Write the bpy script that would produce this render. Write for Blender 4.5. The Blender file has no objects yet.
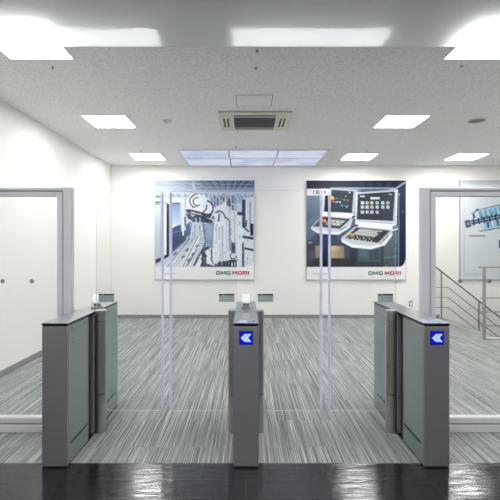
import bpy, bmesh, math, random
import numpy as np
from mathutils import Vector, Matrix

random.seed(7)
SC = bpy.context.scene
COL = SC.collection

# ------------------------------------------------------------------ camera
CAM_H = 1.52
cam_d = bpy.data.cameras.new('camera')
cam_d.sensor_width = 36.0
cam_d.lens = 36.0 * 430.0 / 500.0
cam_d.shift_x = 0.008
cam_d.shift_y = -0.008
cam = bpy.data.objects.new('camera', cam_d)
cam.location = (0, 0, CAM_H)
cam.rotation_euler = (math.radians(90), 0, 0)
COL.objects.link(cam)
SC.camera = cam

# ------------------------------------------------------------------ world / exposure
w = bpy.data.worlds.new('world')
SC.world = w
w.use_nodes = True
w.node_tree.nodes['Background'].inputs[0].default_value = (0.8, 0.85, 0.9, 1)
w.node_tree.nodes['Background'].inputs[1].default_value = 0.15
SC.view_settings.view_transform = 'Standard'
SC.view_settings.look = 'None'
SC.view_settings.exposure = 0.95
SC.view_settings.gamma = 1.0
SC.view_settings.use_curve_mapping = False
SC.cycles.use_denoising = True
SC.cycles.max_bounces = 12
SC.cycles.diffuse_bounces = 6
SC.cycles.transparent_max_bounces = 24
SC.cycles.sample_clamp_indirect = 6.0

ROOM_LAMP = 17.8       # luminance of the room's ceiling panels
LOBBY_LAMP = 9.0      # luminance of the lobby's strip fittings
SKYLIGHT = 0.46

# ------------------------------------------------------------------ dimensions
ZC = 3.216             # ceiling
YB = 9.07              # back wall
XL, XR = -2.85, 7.0    # left and right wall
YF = 3.01              # edge between carpet and black tiles
YG = 3.53              # plane of the glass gates
LOB_Y = -4.0           # back of the lobby


def lin(c):
    c = np.asarray(c, dtype=float) / 255.0
    return np.where(c <= 0.04045, c / 12.92, ((c + 0.055) / 1.055) ** 2.4)


# ------------------------------------------------------------------ materials
def new_mat(name):
    m = bpy.data.materials.new(name)
    m.use_nodes = True
    nt = m.node_tree
    b = nt.nodes.get('Principled BSDF')
    return m, nt, b


def pmat(name, col, rough=0.5, metal=0.0, coat=0.0, emit=None, es=0.0, spec=0.5, noise=0.0, nscale=30.0, coat_rough=0.05):
    m, nt, b = new_mat(name)
    c = tuple(lin(col)) + (1,)
    b.inputs['Base Color'].default_value = c
    b.inputs['Roughness'].default_value = rough
    b.inputs['Metallic'].default_value = metal
    b.inputs['Specular IOR Level'].default_value = spec
    b.inputs['Coat Weight'].default_value = coat
    b.inputs['Coat Roughness'].default_value = coat_rough
    if emit is not None:
        b.inputs['Emission Color'].default_value = tuple(lin(emit)) + (1,)
        b.inputs['Emission Strength'].default_value = es
    if noise > 0:
        tc = nt.nodes.new('ShaderNodeTexCoord')
        n = nt.nodes.new('ShaderNodeTexNoise')
        n.inputs['Scale'].default_value = nscale
        n.inputs['Detail'].default_value = 3
        nt.links.new(tc.outputs['Object'], n.inputs['Vector'])
        mx = nt.nodes.new('ShaderNodeMix')
        mx.data_type = 'RGBA'
        mx.inputs['A'].default_value = tuple(x * (1 - noise) for x in c[:3]) + (1,)
        mx.inputs['B'].default_value = tuple(min(1, x * (1 + noise)) for x in c[:3]) + (1,)
        nt.links.new(n.outputs['Fac'], mx.inputs['Factor'])
        nt.links.new(mx.outputs['Result'], b.inputs['Base Color'])
    return m


def brushed(name, col, rough=0.36, axis='Z', amt=0.25, metal=1.0):
    m, nt, b = new_mat(name)
    b.inputs['Metallic'].default_value = metal
    tc = nt.nodes.new('ShaderNodeTexCoord')
    mp = nt.nodes.new('ShaderNodeMapping')
    s = {'Z': (1.5, 1.5, 260), 'X': (260, 1.5, 1.5), 'Y': (1.5, 260, 1.5), 'V': (260, 260, 1.5)}[axis]
    mp.inputs['Scale'].default_value = s
    n = nt.nodes.new('ShaderNodeTexNoise')
    n.inputs['Scale'].default_value = 1.0
    n.inputs['Detail'].default_value = 4
    nt.links.new(tc.outputs['Object'], mp.inputs['Vector'])
    nt.links.new(mp.outputs['Vector'], n.inputs['Vector'])
    c = lin(col)
    mx = nt.nodes.new('ShaderNodeMix')
    mx.data_type = 'RGBA'
    mx.inputs['A'].default_value = tuple(c * (1 - amt)) + (1,)
    mx.inputs['B'].default_value = tuple(np.minimum(1, c * (1 + amt))) + (1,)
    nt.links.new(n.outputs['Fac'], mx.inputs['Factor'])
    nt.links.new(mx.outputs['Result'], b.inputs['Base Color'])
    mr = nt.nodes.new('ShaderNodeMapRange')
    mr.inputs['To Min'].default_value = rough - 0.06
    mr.inputs['To Max'].default_value = rough + 0.08
    nt.links.new(n.outputs['Fac'], mr.inputs['Value'])
    nt.links.new(mr.outputs['Result'], b.inputs['Roughness'])
    return m


def emat(name, col, strength):
    m = bpy.data.materials.new(name)
    m.use_nodes = True
    nt = m.node_tree
    nt.nodes.clear()
    o = nt.nodes.new('ShaderNodeOutputMaterial')
    e = nt.nodes.new('ShaderNodeEmission')
    e.inputs[0].default_value = tuple(lin(col)) + (1,)
    e.inputs[1].default_value = strength
    nt.links.new(e.outputs[0], o.inputs[0])
    return m


def glassmat(name, tint, f0=0.04, rough=0.0, haze=0.0):
    """Thin architectural glass: straight-through transmission, mirror reflection growing towards grazing."""
    m = bpy.data.materials.new(name)
    m.use_nodes = True
    nt = m.node_tree
    nt.nodes.clear()
    o = nt.nodes.new('ShaderNodeOutputMaterial')
    t = nt.nodes.new('ShaderNodeBsdfTransparent')
    t.inputs[0].default_value = tuple(tint) + (1,)
    g = nt.nodes.new('ShaderNodeBsdfGlossy')
    g.inputs['Roughness'].default_value = rough
    lw = nt.nodes.new('ShaderNodeLayerWeight')
    lw.inputs['Blend'].default_value = 0.5
    pw = nt.nodes.new('ShaderNodeMath'); pw.operation = 'POWER'; pw.inputs[1].default_value = 5
    ma = nt.nodes.new('ShaderNodeMath'); ma.operation = 'MULTIPLY_ADD'
    ma.inputs[1].default_value = 1 - f0
    ma.inputs[2].default_value = f0
    nt.links.new(lw.outputs['Facing'], pw.inputs[0])
    nt.links.new(pw.outputs[0], ma.inputs[0])
    mx = nt.nodes.new('ShaderNodeMixShader')
    nt.links.new(ma.outputs[0], mx.inputs[0])
    last = t
    if haze > 0:
        d = nt.nodes.new('ShaderNodeBsdfDiffuse')
        d.inputs[0].default_value = (0.85, 0.88, 0.87, 1)
        m2 = nt.nodes.new('ShaderNodeMixShader')
        m2.inputs[0].default_value = haze
        nt.links.new(t.outputs[0], m2.inputs[1])
        nt.links.new(d.outputs[0], m2.inputs[2])
        last = m2
    nt.links.new(last.outputs[0], mx.inputs[1])
    nt.links.new(g.outputs[0], mx.inputs[2])
    nt.links.new(mx.outputs[0], o.inputs[0])
    return m


def mat_ceiling():
    m, nt, b = new_mat('speckled_ceiling_board')
    tc = nt.nodes.new('ShaderNodeTexCoord')
    n = nt.nodes.new('ShaderNodeTexNoise')
    n.inputs['Scale'].default_value = 38
    n.inputs['Detail'].default_value = 5
    n.inputs['Roughness'].default_value = 0.7
    nt.links.new(tc.outputs['Object'], n.inputs['Vector'])
    cr = nt.nodes.new('ShaderNodeValToRGB')
    cr.color_ramp.elements[0].position = 0.36
    cr.color_ramp.elements[0].color = (0.70, 0.70, 0.69, 1)
    cr.color_ramp.elements[1].position = 0.52
    cr.color_ramp.elements[1].color = (0.88, 0.88, 0.87, 1)
    nt.links.new(n.outputs['Fac'], cr.inputs[0])
    nt.links.new(cr.outputs[0], b.inputs['Base Color'])
    bp = nt.nodes.new('ShaderNodeBump')
    bp.inputs['Strength'].default_value = 0.25
    bp.inputs['Distance'].default_value = 0.004
    nt.links.new(n.outputs['Fac'], bp.inputs['Height'])
    nt.links.new(bp.outputs[0], b.inputs['Normal'])
    b.inputs['Roughness'].default_value = 0.9
    b.inputs['Specular IOR Level'].default_value = 0.2
    return m


def mat_carpet():
    m, nt, b = new_mat('striped_grey_carpet')
    tc = nt.nodes.new('ShaderNodeTexCoord')

    # loop-pile tiles: half metre squares a touch lighter or darker
    ck = nt.nodes.new('ShaderNodeTexVoronoi')
    ck.inputs['Scale'].default_value = 2.0
    ck.inputs['Randomness'].default_value = 0.0
    ck.distance = 'CHEBYCHEV'
    nt.links.new(tc.outputs['Object'], ck.inputs['Vector'])
    bw = nt.nodes.new('ShaderNodeSeparateColor')
    nt.links.new(ck.outputs['Color'], bw.inputs[0])
    wmul = nt.nodes.new('ShaderNodeMath'); wmul.operation = 'MULTIPLY'
    wmul.inputs[1].default_value = 0.9
    nt.links.new(bw.outputs[1], wmul.inputs[0])

    def stretch(sx, sy, det, off=0.0):
        mp = nt.nodes.new('ShaderNodeMapping')
        mp.inputs['Scale'].default_value = (sx, sy, 1)
        mp.inputs['Location'].default_value = (off, off * 0.7, 0)
        n = nt.nodes.new('ShaderNodeTexNoise')
        n.noise_dimensions = '4D'
        nt.links.new(wmul.outputs[0], n.inputs['W'])
        n.inputs['Scale'].default_value = 1
        n.inputs['Detail'].default_value = det
        n.inputs['Roughness'].default_value = 0.6
        nt.links.new(tc.outputs['Object'], mp.inputs['Vector'])
        nt.links.new(mp.outputs['Vector'], n.inputs['Vector'])
        return n
    n1 = stretch(185, 0.6, 2)
    n2 = stretch(330, 1.4, 2, 3.3)
    n3 = stretch(420, 160, 2, 9.1)
    add = nt.nodes.new('ShaderNodeMath'); add.operation = 'MULTIPLY_ADD'
    add.inputs[1].default_value = 0.48
    sc2 = nt.nodes.new('ShaderNodeMath'); sc2.operation = 'MULTIPLY_ADD'
    sc2.inputs[1].default_value = 0.40
    sc3 = nt.nodes.new('ShaderNodeMath'); sc3.operation = 'MULTIPLY'
    sc3.inputs[1].default_value = 0.12
    nt.links.new(n3.outputs['Fac'], sc3.inputs[0])
    nt.links.new(n2.outputs['Fac'], sc2.inputs[0])
    nt.links.new(sc3.outputs[0], sc2.inputs[2])
    nt.links.new(n1.outputs['Fac'], add.inputs[0])
    nt.links.new(sc2.outputs[0], add.inputs[2])
    cr = nt.nodes.new('ShaderNodeValToRGB')
    el = cr.color_ramp.elements
    el[0].position = 0.385; el[0].color = tuple(lin((80, 84, 85))) + (1,)
    el[1].position = 0.625; el[1].color = tuple(lin((222, 223, 218))) + (1,)
    e = el.new(0.50); e.color = tuple(lin((137, 141, 139))) + (1,)
    nt.links.new(add.outputs[0], cr.inputs[0])
    mr = nt.nodes.new('ShaderNodeMapRange')
    mr.inputs['To Min'].default_value = 0.97
    mr.inputs['To Max'].default_value = 1.03
    nt.links.new(bw.outputs[0], mr.inputs['Value'])
    mul = nt.nodes.new('ShaderNodeMix'); mul.data_type = 'RGBA'; mul.blend_type = 'MULTIPLY'
    mul.inputs['Factor'].default_value = 1
    nt.links.new(cr.outputs[0], mul.inputs['A'])
    nt.links.new(mr.outputs['Result'], mul.inputs['B'])
    nt.links.new(mul.outputs['Result'], b.inputs['Base Color'])
    bp = nt.nodes.new('ShaderNodeBump')
    bp.inputs['Strength'].default_value = 0.3
    bp.inputs['Distance'].default_value = 0.004
    nt.links.new(add.outputs[0], bp.inputs['Height'])
    nt.links.new(bp.outputs[0], b.inputs['Normal'])
    b.inputs['Roughness'].default_value = 0.95
    b.inputs['Specular IOR Level'].default_value = 0.1
    return m


def mat_black_tile():
    m, nt, b = new_mat('polished_black_tile')
    tc = nt.nodes.new('ShaderNodeTexCoord')
    br = nt.nodes.new('ShaderNodeTexBrick')
    br.inputs['Scale'].default_value = 1.0
    br.inputs['Brick Width'].default_value = 0.6
    br.inputs['Row Height'].default_value = 0.2
    br.inputs['Mortar Size'].default_value = 0.0018
    br.inputs['Color1'].default_value = (0.010, 0.0105, 0.012, 1)
    br.inputs['Color2'].default_value = (0.016, 0.0165, 0.018, 1)
    br.inputs['Mortar'].default_value = (0.03, 0.03, 0.03, 1)
    nt.links.new(tc.outputs['Object'], br.inputs['Vector'])
    mp = nt.nodes.new('ShaderNodeMapping')
    mp.inputs['Scale'].default_value = (3.0, 14.0, 1)
    nt.links.new(tc.outputs['Object'], mp.inputs['Vector'])
    n = nt.nodes.new('ShaderNodeTexNoise')
    n.inputs['Scale'].default_value = 1.6
    n.inputs['Detail'].default_value = 6
    n.inputs['Distortion'].default_value = 0.8
    nt.links.new(mp.outputs[0], n.inputs['Vector'])
    nt.links.new(br.outputs['Color'], b.inputs['Base Color'])
    mr = nt.nodes.new('ShaderNodeMapRange')
    mr.inputs['From Min'].default_value = 0.3
    mr.inputs['From Max'].default_value = 0.7
    mr.inputs['To Min'].default_value = 0.05
    mr.inputs['To Max'].default_value = 0.20
    nt.links.new(n.outputs['Fac'], mr.inputs['Value'])
    nt.links.new(mr.outputs['Result'], b.inputs['Roughness'])
    bp = nt.nodes.new('ShaderNodeBump')
    bp.inputs['Strength'].default_value = 0.45
    bp.inputs['Distance'].default_value = 0.006
    nt.links.new(n.outputs['Fac'], bp.inputs['Height'])
    b2 = nt.nodes.new('ShaderNodeBump')
    b2.inputs['Strength'].default_value = 0.5
    b2.inputs['Distance'].default_value = 0.002
    b2.invert = True
    nt.links.new(br.outputs['Fac'], b2.inputs['Height'])
    nt.links.new(bp.outputs[0], b2.inputs['Normal'])
    nt.links.new(b2.outputs[0], b.inputs['Normal'])
    b.inputs['Specular IOR Level'].default_value = 0.5
    return m


def mat_print():
    m, nt, b = new_mat('printed_panel')
    a = nt.nodes.new('ShaderNodeAttribute')
    a.attribute_name = 'ink'
    nt.links.new(a.outputs['Color'], b.inputs['Base Color'])
    b.inputs['Roughness'].default_value = 0.45
    b.inputs['Specular IOR Level'].default_value = 0.25
    return m


def mat_screen_glass():
    m, nt, b = new_mat('hazy_smoke_screen_glass')
    b.inputs['Base Color'].default_value = (0.86, 0.88, 0.88, 1)
    b.inputs['Transmission Weight'].default_value = 1.0
    b.inputs['Roughness'].default_value = 0.30
    b.inputs['IOR'].default_value = 1.3
    b.inputs['Specular IOR Level'].default_value = 0.3
    b.inputs['Coat Weight'].default_value = 0.7
    b.inputs['Coat IOR'].default_value = 1.4
    b.inputs['Coat Roughness'].default_value = 0.05
    tc = nt.nodes.new('ShaderNodeTexCoord')
    mp = nt.nodes.new('ShaderNodeMapping')
    mp.inputs['Scale'].default_value = (3.0, 1.0, 14.0)
    n = nt.nodes.new('ShaderNodeTexNoise')
    n.inputs['Scale'].default_value = 1.0
    n.inputs['Detail'].default_value = 3
    bp = nt.nodes.new('ShaderNodeBump')
    bp.inputs['Strength'].default_value = 0.25
    bp.inputs['Distance'].default_value = 0.004
    nt.links.new(tc.outputs['Object'], mp.inputs['Vector'])
    nt.links.new(mp.outputs['Vector'], n.inputs['Vector'])
    nt.links.new(n.outputs['Fac'], bp.inputs['Height'])
    nt.links.new(bp.outputs[0], b.inputs['Coat Normal'])
    return m


M = {
    'wall': pmat('white_wall_paint', (242, 241, 237), 0.7, spec=0.25, noise=0.02, nscale=2.0),
    'base': pmat('grey_skirting', (138, 140, 140), 0.5),
    'ceil': mat_ceiling(),
    'lobby_ceil': pmat('plain_lobby_ceiling', (228, 228, 226), 0.8, spec=0.2),
    'lobby_wall': pmat('grey_lobby_wall', (186, 186, 186), 0.6, noise=0.08, nscale=3),
    'carpet': mat_carpet(),
    'tile': mat_black_tile(),
    'steel': brushed('brushed_stainless', (156, 155, 157), 0.38, 'Z', 0.26, 0.6),
    'steel_v': brushed('brushed_stainless_column', (186, 183, 180), 0.3, 'V', 0.14, 0.85),
    'panel': pmat('grey_green_side_panel', (136, 148, 145), 0.4, 0.15, coat=0.3, coat_rough=0.12, noise=0.03),
    'black': pmat('black_plastic', (14, 14, 18), 0.4),
    'recess': pmat('dark_recess', (38, 40, 46), 0.5, 0.3),
    'lid': pmat('dark_glass_lid', (122, 128, 132), 0.28, coat=0.2, spec=0.6),
    'lid_edge': pmat('lid_edge_black', (16, 18, 26), 0.25),
    'cap': pmat('satin_column_cap', (196, 198, 200), 0.35, 0.6),
    'alu': pmat('satin_aluminium', (226, 226, 228), 0.45, 0.1, noise=0.02, nscale=5),
    'alu_gap': pmat('frame_gasket', (140, 141, 143), 0.6),
    'rail': brushed('handrail_steel', (170, 168, 163), 0.4, 'V', 0.1, 0.6),
    'rail_dark': pmat('handrail_dark_steel', (120, 118, 113), 0.4, 0.5),
    'glass': glassmat('clear_glass', (0.985, 0.992, 0.988), 0.035, haze=0.014),
    'glass_side': glassmat('partition_glass', (0.982, 0.99, 0.984), 0.035, haze=0.01),
    'glass_edge': pmat('polished_glass_edge', (196, 208, 212), 0.2, emit=None),
    'trim_edge': pmat('pale_edge_profile', (240, 241, 252), 0.3, spec=0.6),
    'led_blue': emat('blue_led_line', (150, 160, 235), 0.35),
    'sticker': pmat('grey_green_label', (158, 178, 172), 0.35),
    'sticker_dark': pmat('dark_label_band', (34, 44, 60), 0.4),
    'sticker_line': pmat('pale_label_print', (176, 190, 178), 0.4),
    'sticker_yellow': pmat('yellow_label_mark', (190, 190, 60), 0.4),
    'white_plastic': pmat('white_plastic', (250, 250, 249), 0.35),
    'grey_plastic': pmat('grey_plastic', (136, 140, 142), 0.4),
    'dot': pmat('grey_glass_marker', (140, 142, 144), 0.5),
    'arrow_back': emat('blue_sign_field', (6, 24, 235), 0.5),
    'arrow': emat('pale_sign_arrow', (186, 214, 255), 0.56),
    'arrow_mid': emat('light_blue_sign_line', (90, 140, 255), 0.5),
    'sign_bezel': pmat('navy_sign_bezel', (14, 18, 70), 0.3),
    'pad': pmat('pale_blue_reader_window', (170, 186, 214), 0.12, emit=(150, 180, 255), es=0.06),
    'lamp': emat('ceiling_lamp_diffuser', (252, 251, 250), ROOM_LAMP),
    'lobby_lamp': emat('lobby_lamp_diffuser', (250, 252, 255), LOBBY_LAMP),
    'lamp_frame': pmat('lamp_frame_white', (225, 225, 222), 0.5),
    'ac': pmat('cream_plastic', (214, 210, 194), 0.5),
    'ac_dark': pmat('dark_grille', (24, 27, 30), 0.5),
    'ac_louver': pmat('grey_louver', (62, 68, 72), 0.5),
    'hatch': pmat('hatch_joint', (118, 118, 116), 0.6),
    'sprinkler': pmat('dull_metal_head', (104, 102, 98), 0.4, 0.5),
    'detector': pmat('off_white_plastic', (205, 204, 198), 0.5),
    'speaker': pmat('grey_perforated_cover', (120, 119, 112), 0.6),
    'outlet_frame': pmat('dark_outlet_frame', (70, 70, 70), 0.5),
    'print': mat_print(),
    'board': pmat('panel_edge_shadow_grey', (150, 152, 154), 0.5),
    'logo_green': pmat('green_lettering', (0, 98, 80), 0.5),
    'logo_red': pmat('red_lettering', (190, 6, 36), 0.5),
    'letter_grey': pmat('dark_grey_lettering', (62, 64, 70), 0.5),
    'letter_red': pmat('small_red_lettering', (205, 40, 50), 0.5),
    'nosing': pmat('white_stair_curb', (224, 224, 220), 0.5),
    'screen_glass': mat_screen_glass(),
    'screen_rail': pmat('white_screen_rail', (215, 215, 212), 0.4),
    'shoe': pmat('dark_plinth', (10, 10, 12), 0.6),
}


def sky_panel_mat():
    m = bpy.data.materials.new('frosted_skylight_pane')
    m.use_nodes = True
    nt = m.node_tree
    nt.nodes.clear()
    o = nt.nodes.new('ShaderNodeOutputMaterial')
    e = nt.nodes.new('ShaderNodeEmission')
    tc = nt.nodes.new('ShaderNodeTexCoord')
    n = nt.nodes.new('ShaderNodeTexNoise')
    n.inputs['Scale'].default_value = 1.4
    n.inputs['Detail'].default_value = 1
    nt.links.new(tc.outputs['Object'], n.inputs['Vector'])
    cr = nt.nodes.new('ShaderNodeValToRGB')
    cr.color_ramp.elements[0].position = 0.4
    cr.color_ramp.elements[0].color = tuple(lin((196, 207, 236))) + (1,)
    cr.color_ramp.elements[1].position = 0.55
    cr.color_ramp.elements[1].color = tuple(lin((218, 225, 244))) + (1,)
    nt.links.new(n.outputs['Fac'], cr.inputs[0])
    nt.links.new(cr.outputs[0], e.inputs[0])
    e.inputs[1].default_value = SKYLIGHT
    nt.links.new(e.outputs[0], o.inputs[0])
    return m


M['skypane'] = sky_panel_mat()


def translucent_strip():
    m = bpy.data.materials.new('milky_edge_profile')
    m.use_nodes = True
    nt = m.node_tree
    b = nt.nodes['Principled BSDF']
    b.inputs['Base Color'].default_value = tuple(lin((240, 242, 254))) + (1,)
    b.inputs['Roughness'].default_value = 0.3
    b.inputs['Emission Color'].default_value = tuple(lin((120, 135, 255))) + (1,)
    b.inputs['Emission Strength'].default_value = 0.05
    tr = nt.nodes.new('ShaderNodeBsdfTranslucent')
    tr.inputs[0].default_value = tuple(lin((244, 245, 255))) + (1,)
    mx = nt.nodes.new('ShaderNodeMixShader')
    mx.inputs[0].default_value = 0.5
    nt.links.new(b.outputs[0], mx.inputs[1])
    nt.links.new(tr.outputs[0], mx.inputs[2])
    nt.links.new(mx.outputs[0], nt.nodes['Material Output'].inputs[0])
    return m


M['trim_edge'] = translucent_strip()


# ------------------------------------------------------------------ mesh helpers
class MB:
    def __init__(self):
        self.bm = bmesh.new()

    def box(self, x0, x1, y0, y1, z0, z1, bevel=0.0, mi=0, seg=2):
        v = [self.bm.verts.new(p) for p in [(x0, y0, z0), (x1, y0, z0), (x1, y1, z0), (x0, y1, z0),
                                            (x0, y0, z1), (x1, y0, z1), (x1, y1, z1), (x0, y1, z1)]]
        fs = []
        for q in [(0, 3, 2, 1), (4, 5, 6, 7), (0, 1, 5, 4), (1, 2, 6, 5), (2, 3, 7, 6), (3, 0, 4, 7)]:
            f = self.bm.faces.new([v[i] for i in q])
            f.material_index = mi
            fs.append(f)
        if bevel > 0:
            es = list({e for f in fs for e in f.edges})
            bmesh.ops.bevel(self.bm, geom=es, offset=bevel, segments=seg, affect='EDGES', profile=0.5, material=-1)
        return self

    def tube(self, p0, p1, r, n=16, mi=0, r1=None, caps=True):
        p0, p1 = Vector(p0), Vector(p1)
        r1 = r if r1 is None else r1
        d = (p1 - p0).normalized()
        a = d.orthogonal().normalized()
        b = d.cross(a)
        A, B = [], []
        for i in range(n):
            t = 2 * math.pi * i / n
            o = a * math.cos(t) + b * math.sin(t)
            A.append(self.bm.verts.new(p0 + o * r))
            B.append(self.bm.verts.new(p1 + o * r1))
        for i in range(n):
            j = (i + 1) % n
            f = self.bm.faces.new([A[i], A[j], B[j], B[i]])
            f.smooth = True
            f.material_index = mi
        if caps:
            for ring in (A[::-1], B):
                f = self.bm.faces.new([self.bm.verts.new(v.co) for v in ring]); f.material_index = mi
        return self

    def lathe(self, c, prof, n=24, mi=0):
        """prof: list of (r, z) from bottom to top round a vertical axis through c"""
        rings = []
        for r, z in prof:
            if r < 1e-6:
                rings.append([self.bm.verts.new((c[0], c[1], c[2] + z))])
            else:
                rings.append([self.bm.verts.new((c[0] + r * math.cos(2 * math.pi * i / n),
                                                 c[1] + r * math.sin(2 * math.pi * i / n), c[2] + z)) for i in range(n)])
        for a, b in zip(rings[:-1], rings[1:]):
            for i in range(n):
                j = (i + 1) % n
                if len(a) == 1 and len(b) == 1:
                    continue
                if len(a) == 1:
                    vs = [a[0], b[j], b[i]]
                elif len(b) == 1:
                    vs = [a[i], a[j], b[0]]
                else:
                    vs = [a[i], a[j], b[j], b[i]]
                f = self.bm.faces.new(vs)
                f.smooth = True
                f.material_index = mi
        return self

    def prism_xz(self, pts, y0, y1, mi=0, edge_mi=None):
        """outline in x,z extruded from y0 (front) to y1"""
        A = [self.bm.verts.new((x, y0, z)) for x, z in pts]
        B = [self.bm.verts.new((x, y1, z)) for x, z in pts]
        f = self.bm.faces.new(A); f.material_index = mi
        f = self.bm.faces.new(B[::-1]); f.material_index = mi
        n = len(pts)
        for i in range(n):
            j = (i + 1) % n
            f = self.bm.faces.new([A[j], A[i], B[i], B[j]])
            f.material_index = mi if edge_mi is None else edge_mi
        return self

    def build(self, name, mats, parent=None, normals=True):
        if normals:
            bmesh.ops.recalc_face_normals(self.bm, faces=self.bm.faces)
        me = bpy.data.meshes.new(name)
        self.bm.to_mesh(me)
        self.bm.free()
        for m in (mats if isinstance(mats, (list, tuple)) else [mats]):
            me.materials.append(M[m] if isinstance(m, str) else m)
        o = bpy.data.objects.new(name, me)
        COL.objects.link(o)
        if parent is not None:
            o.parent = parent
        return o


def thing(name, label, cat, loc=(0, 0, 0), group=None):
    o = bpy.data.objects.new(name, None)
    o.empty_display_size = 0.1
    o.location = loc
    COL.objects.link(o)
    o['label'] = label
    o['category'] = cat
    if group:
        o['group'] = group
    return o


def tag(o, label, cat, group=None):
    o['label'] = label
    o['category'] = cat
    if group:
        o['group'] = group
    return o


def struct(o):
    o['kind'] = 'structure'
    return o


def relabel(o, label, group=None):
    o['label'] = label
    if group:
        o['group'] = group


def copy_tree(o, loc=None, parent=None):
    c = o.copy()
    COL.objects.link(c)
    if parent is not None:
        c.parent = parent
    if loc is not None:
        c.location = loc
    for ch in list(o.children):
        copy_tree(ch, None, c)
    return c


def lettering(name, text, mat, x0, x1, z0, z1, y, parent, depth=0.002, bold=0.0):
    """solid letters facing -Y that fill the rectangle x0..x1, z0..z1 (parent space)"""
    cu = bpy.data.curves.new(name + '_curve', 'FONT')
    cu.body = text
    cu.size = 1.0
    cu.offset = bold
    cu.extrude = 0.0
    to = bpy.data.objects.new(name + '_curve', cu)
    COL.objects.link(to)
    bpy.context.view_layer.update()
    dg = bpy.context.evaluated_depsgraph_get()
    me = bpy.data.meshes.new_from_object(to.evaluated_get(dg))
    bpy.data.objects.remove(to)
    bpy.data.curves.remove(cu)
    co = np.array([v.co[:] for v in me.vertices])
    mn, mx = co.min(0), co.max(0)
    for v in me.vertices:
        u = (v.co.x - mn[0]) / (mx[0] - mn[0])
        t = (v.co.y - mn[1]) / (mx[1] - mn[1])
        v.co = (x0 + u * (x1 - x0), y, z0 + t * (z1 - z0))
    bm = bmesh.new()
    bm.from_mesh(me)
    r = bmesh.ops.extrude_face_region(bm, geom=bm.faces[:])
    bmesh.ops.translate(bm, vec=(0, -depth, 0), verts=[e for e in r['geom'] if isinstance(e, bmesh.types.BMVert)])
    bmesh.ops.recalc_face_normals(bm, faces=bm.faces)
    bm.to_mesh(me)
    bm.free()
    me.materials.clear()
    me.materials.append(M[mat])
    me.name = name
    o = bpy.data.objects.new(name, me)
    COL.objects.link(o)
    o.parent = parent
    return o


# ------------------------------------------------------------------ room shell
ST_X, ST_Y = 4.2, 7.05                      # stair opening: x from, y from
b = MB()
b.box(XL - 0.1, ST_X, YF, YB + 0.1, -0.12, 0.0)
b.box(ST_X, XR + 0.1, YF, ST_Y, -0.12, 0.0)
struct(b.build('floor', 'carpet'))
b = MB().box(XL - 0.1, XR + 0.1, LOB_Y, YF, -0.12, 0.0)
struct(b.build('floor_lobby', 'tile'))
struct(MB().box(XL - 0.1, XR + 0.1, 2.62, YB + 0.1, ZC, ZC + 0.15).build('ceiling', 'ceil'))
struct(MB().box(XL - 0.1, XR + 0.1, LOB_Y, 2.58, ZC, ZC + 0.15).build('ceiling_lobby', 'lobby_ceil'))
struct(MB().box(XL - 0.12, XL, YF, YB + 0.1, -0.12, ZC + 0.1).build('wall_left', 'wall'))
struct(MB().box(XL, XR, YB, YB + 0.12, -2.6, ZC + 0.1).build('wall_back', 'wall'))
struct(MB().box(XR, XR + 0.12, YF, YB + 0.1, -2.6, ZC + 0.1).build('wall_right', 'wall'))
struct(MB().box(3.72, XR, 3.46, 3.58, 0.0, ZC).build('wall_front', 'wall'))
b = MB()
b.box(XL - 0.12, XL, LOB_Y, YF, -0.12, ZC + 0.1)
b.box(XR, XR + 0.12, LOB_Y, YF, -0.12, ZC + 0.1)
b.box(XL - 0.12, XR + 0.12, LOB_Y - 0.12, LOB_Y, -0.12, ZC + 0.1)
struct(b.build('wall_lobby', 'lobby_wall'))
struct(MB().box(XL, ST_X - 0.12, YB - 0.012, YB, 0, 0.072, 0.003).build('baseboard_back', 'base'))
struct(MB().box(XL, XL + 0.012, 3.6, YB - 0.012, 0, 0.072, 0.003).build('baseboard_left', 'base'))

# stairwell going down to the right along the back wall
b = MB()
for k in range(9):
    x0 = ST_X + 0.02 + 0.24 * k
    b.box(x0, x0 + 0.26 if k < 8 else XR, ST_Y + 0.12, YB, -2.6, -0.19 * (k + 1), 0.0)
struct(b.build('floor_stair', 'carpet'))
struct(MB().box(ST_X + 0.02, XR, ST_Y, ST_Y + 0.12, -2.6, -0.12).build('wall_stair', 'wall'))
struct(MB().box(3.92, XR, ST_Y - 0.06, ST_Y - 0.01, 0.0, 0.03, 0.004).build('trim_1', 'nosing'))

# smoke screen hanging between lobby and room
t = thing('smoke_screen', 'long hazy glass smoke screen hanging from the ceiling across the top', 'glass screen', (2.0, 2.60, ZC))
MB().box(XL - 2.0, XR - 2.0, -0.005, 0.005, -0.493, -0.03).build('pane', 'screen_glass', t)
MB().box(XL - 2.0, XR - 2.0, -0.02, 0.02, -0.03, 0.0).build('ceiling_channel', 'screen_rail', t)

# skylight over the back of the room
SX0, SX1, SY0, SY1 = -1.2, 1.46, 7.57, YB - 0.03
t = thing('skylight_panel', 'bluish frosted skylight of six panes above the two large posters', 'skylight', ((SX0 + SX1) / 2, (SY0 + SY1) / 2, ZC))
hx, hy = (SX1 - SX0) / 2, (SY1 - SY0) / 2
b = MB()
for k in range(4):
    x = -hx + k * hx * 2 / 3
    b.box(x - 0.018, x + 0.018, -hy, hy, -0.014, -0.001)
for y in (-hy, 0, hy):
    b.box(-hx, hx, y - 0.014, y + 0.014, -0.013, -0.001)
b.build('frame', 'lamp_frame', t)
for i in range(3):
    for j in range(2):
        x0 = -hx + i * hx * 2 / 3 + 0.018
        y0 = -hy + j * hy + 0.014
        MB().box(x0, x0 + hx * 2 / 3 - 0.036, y0, y0 + hy - 0.028, -0.006, -0.001).build('pane', 'skypane', t)

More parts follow.
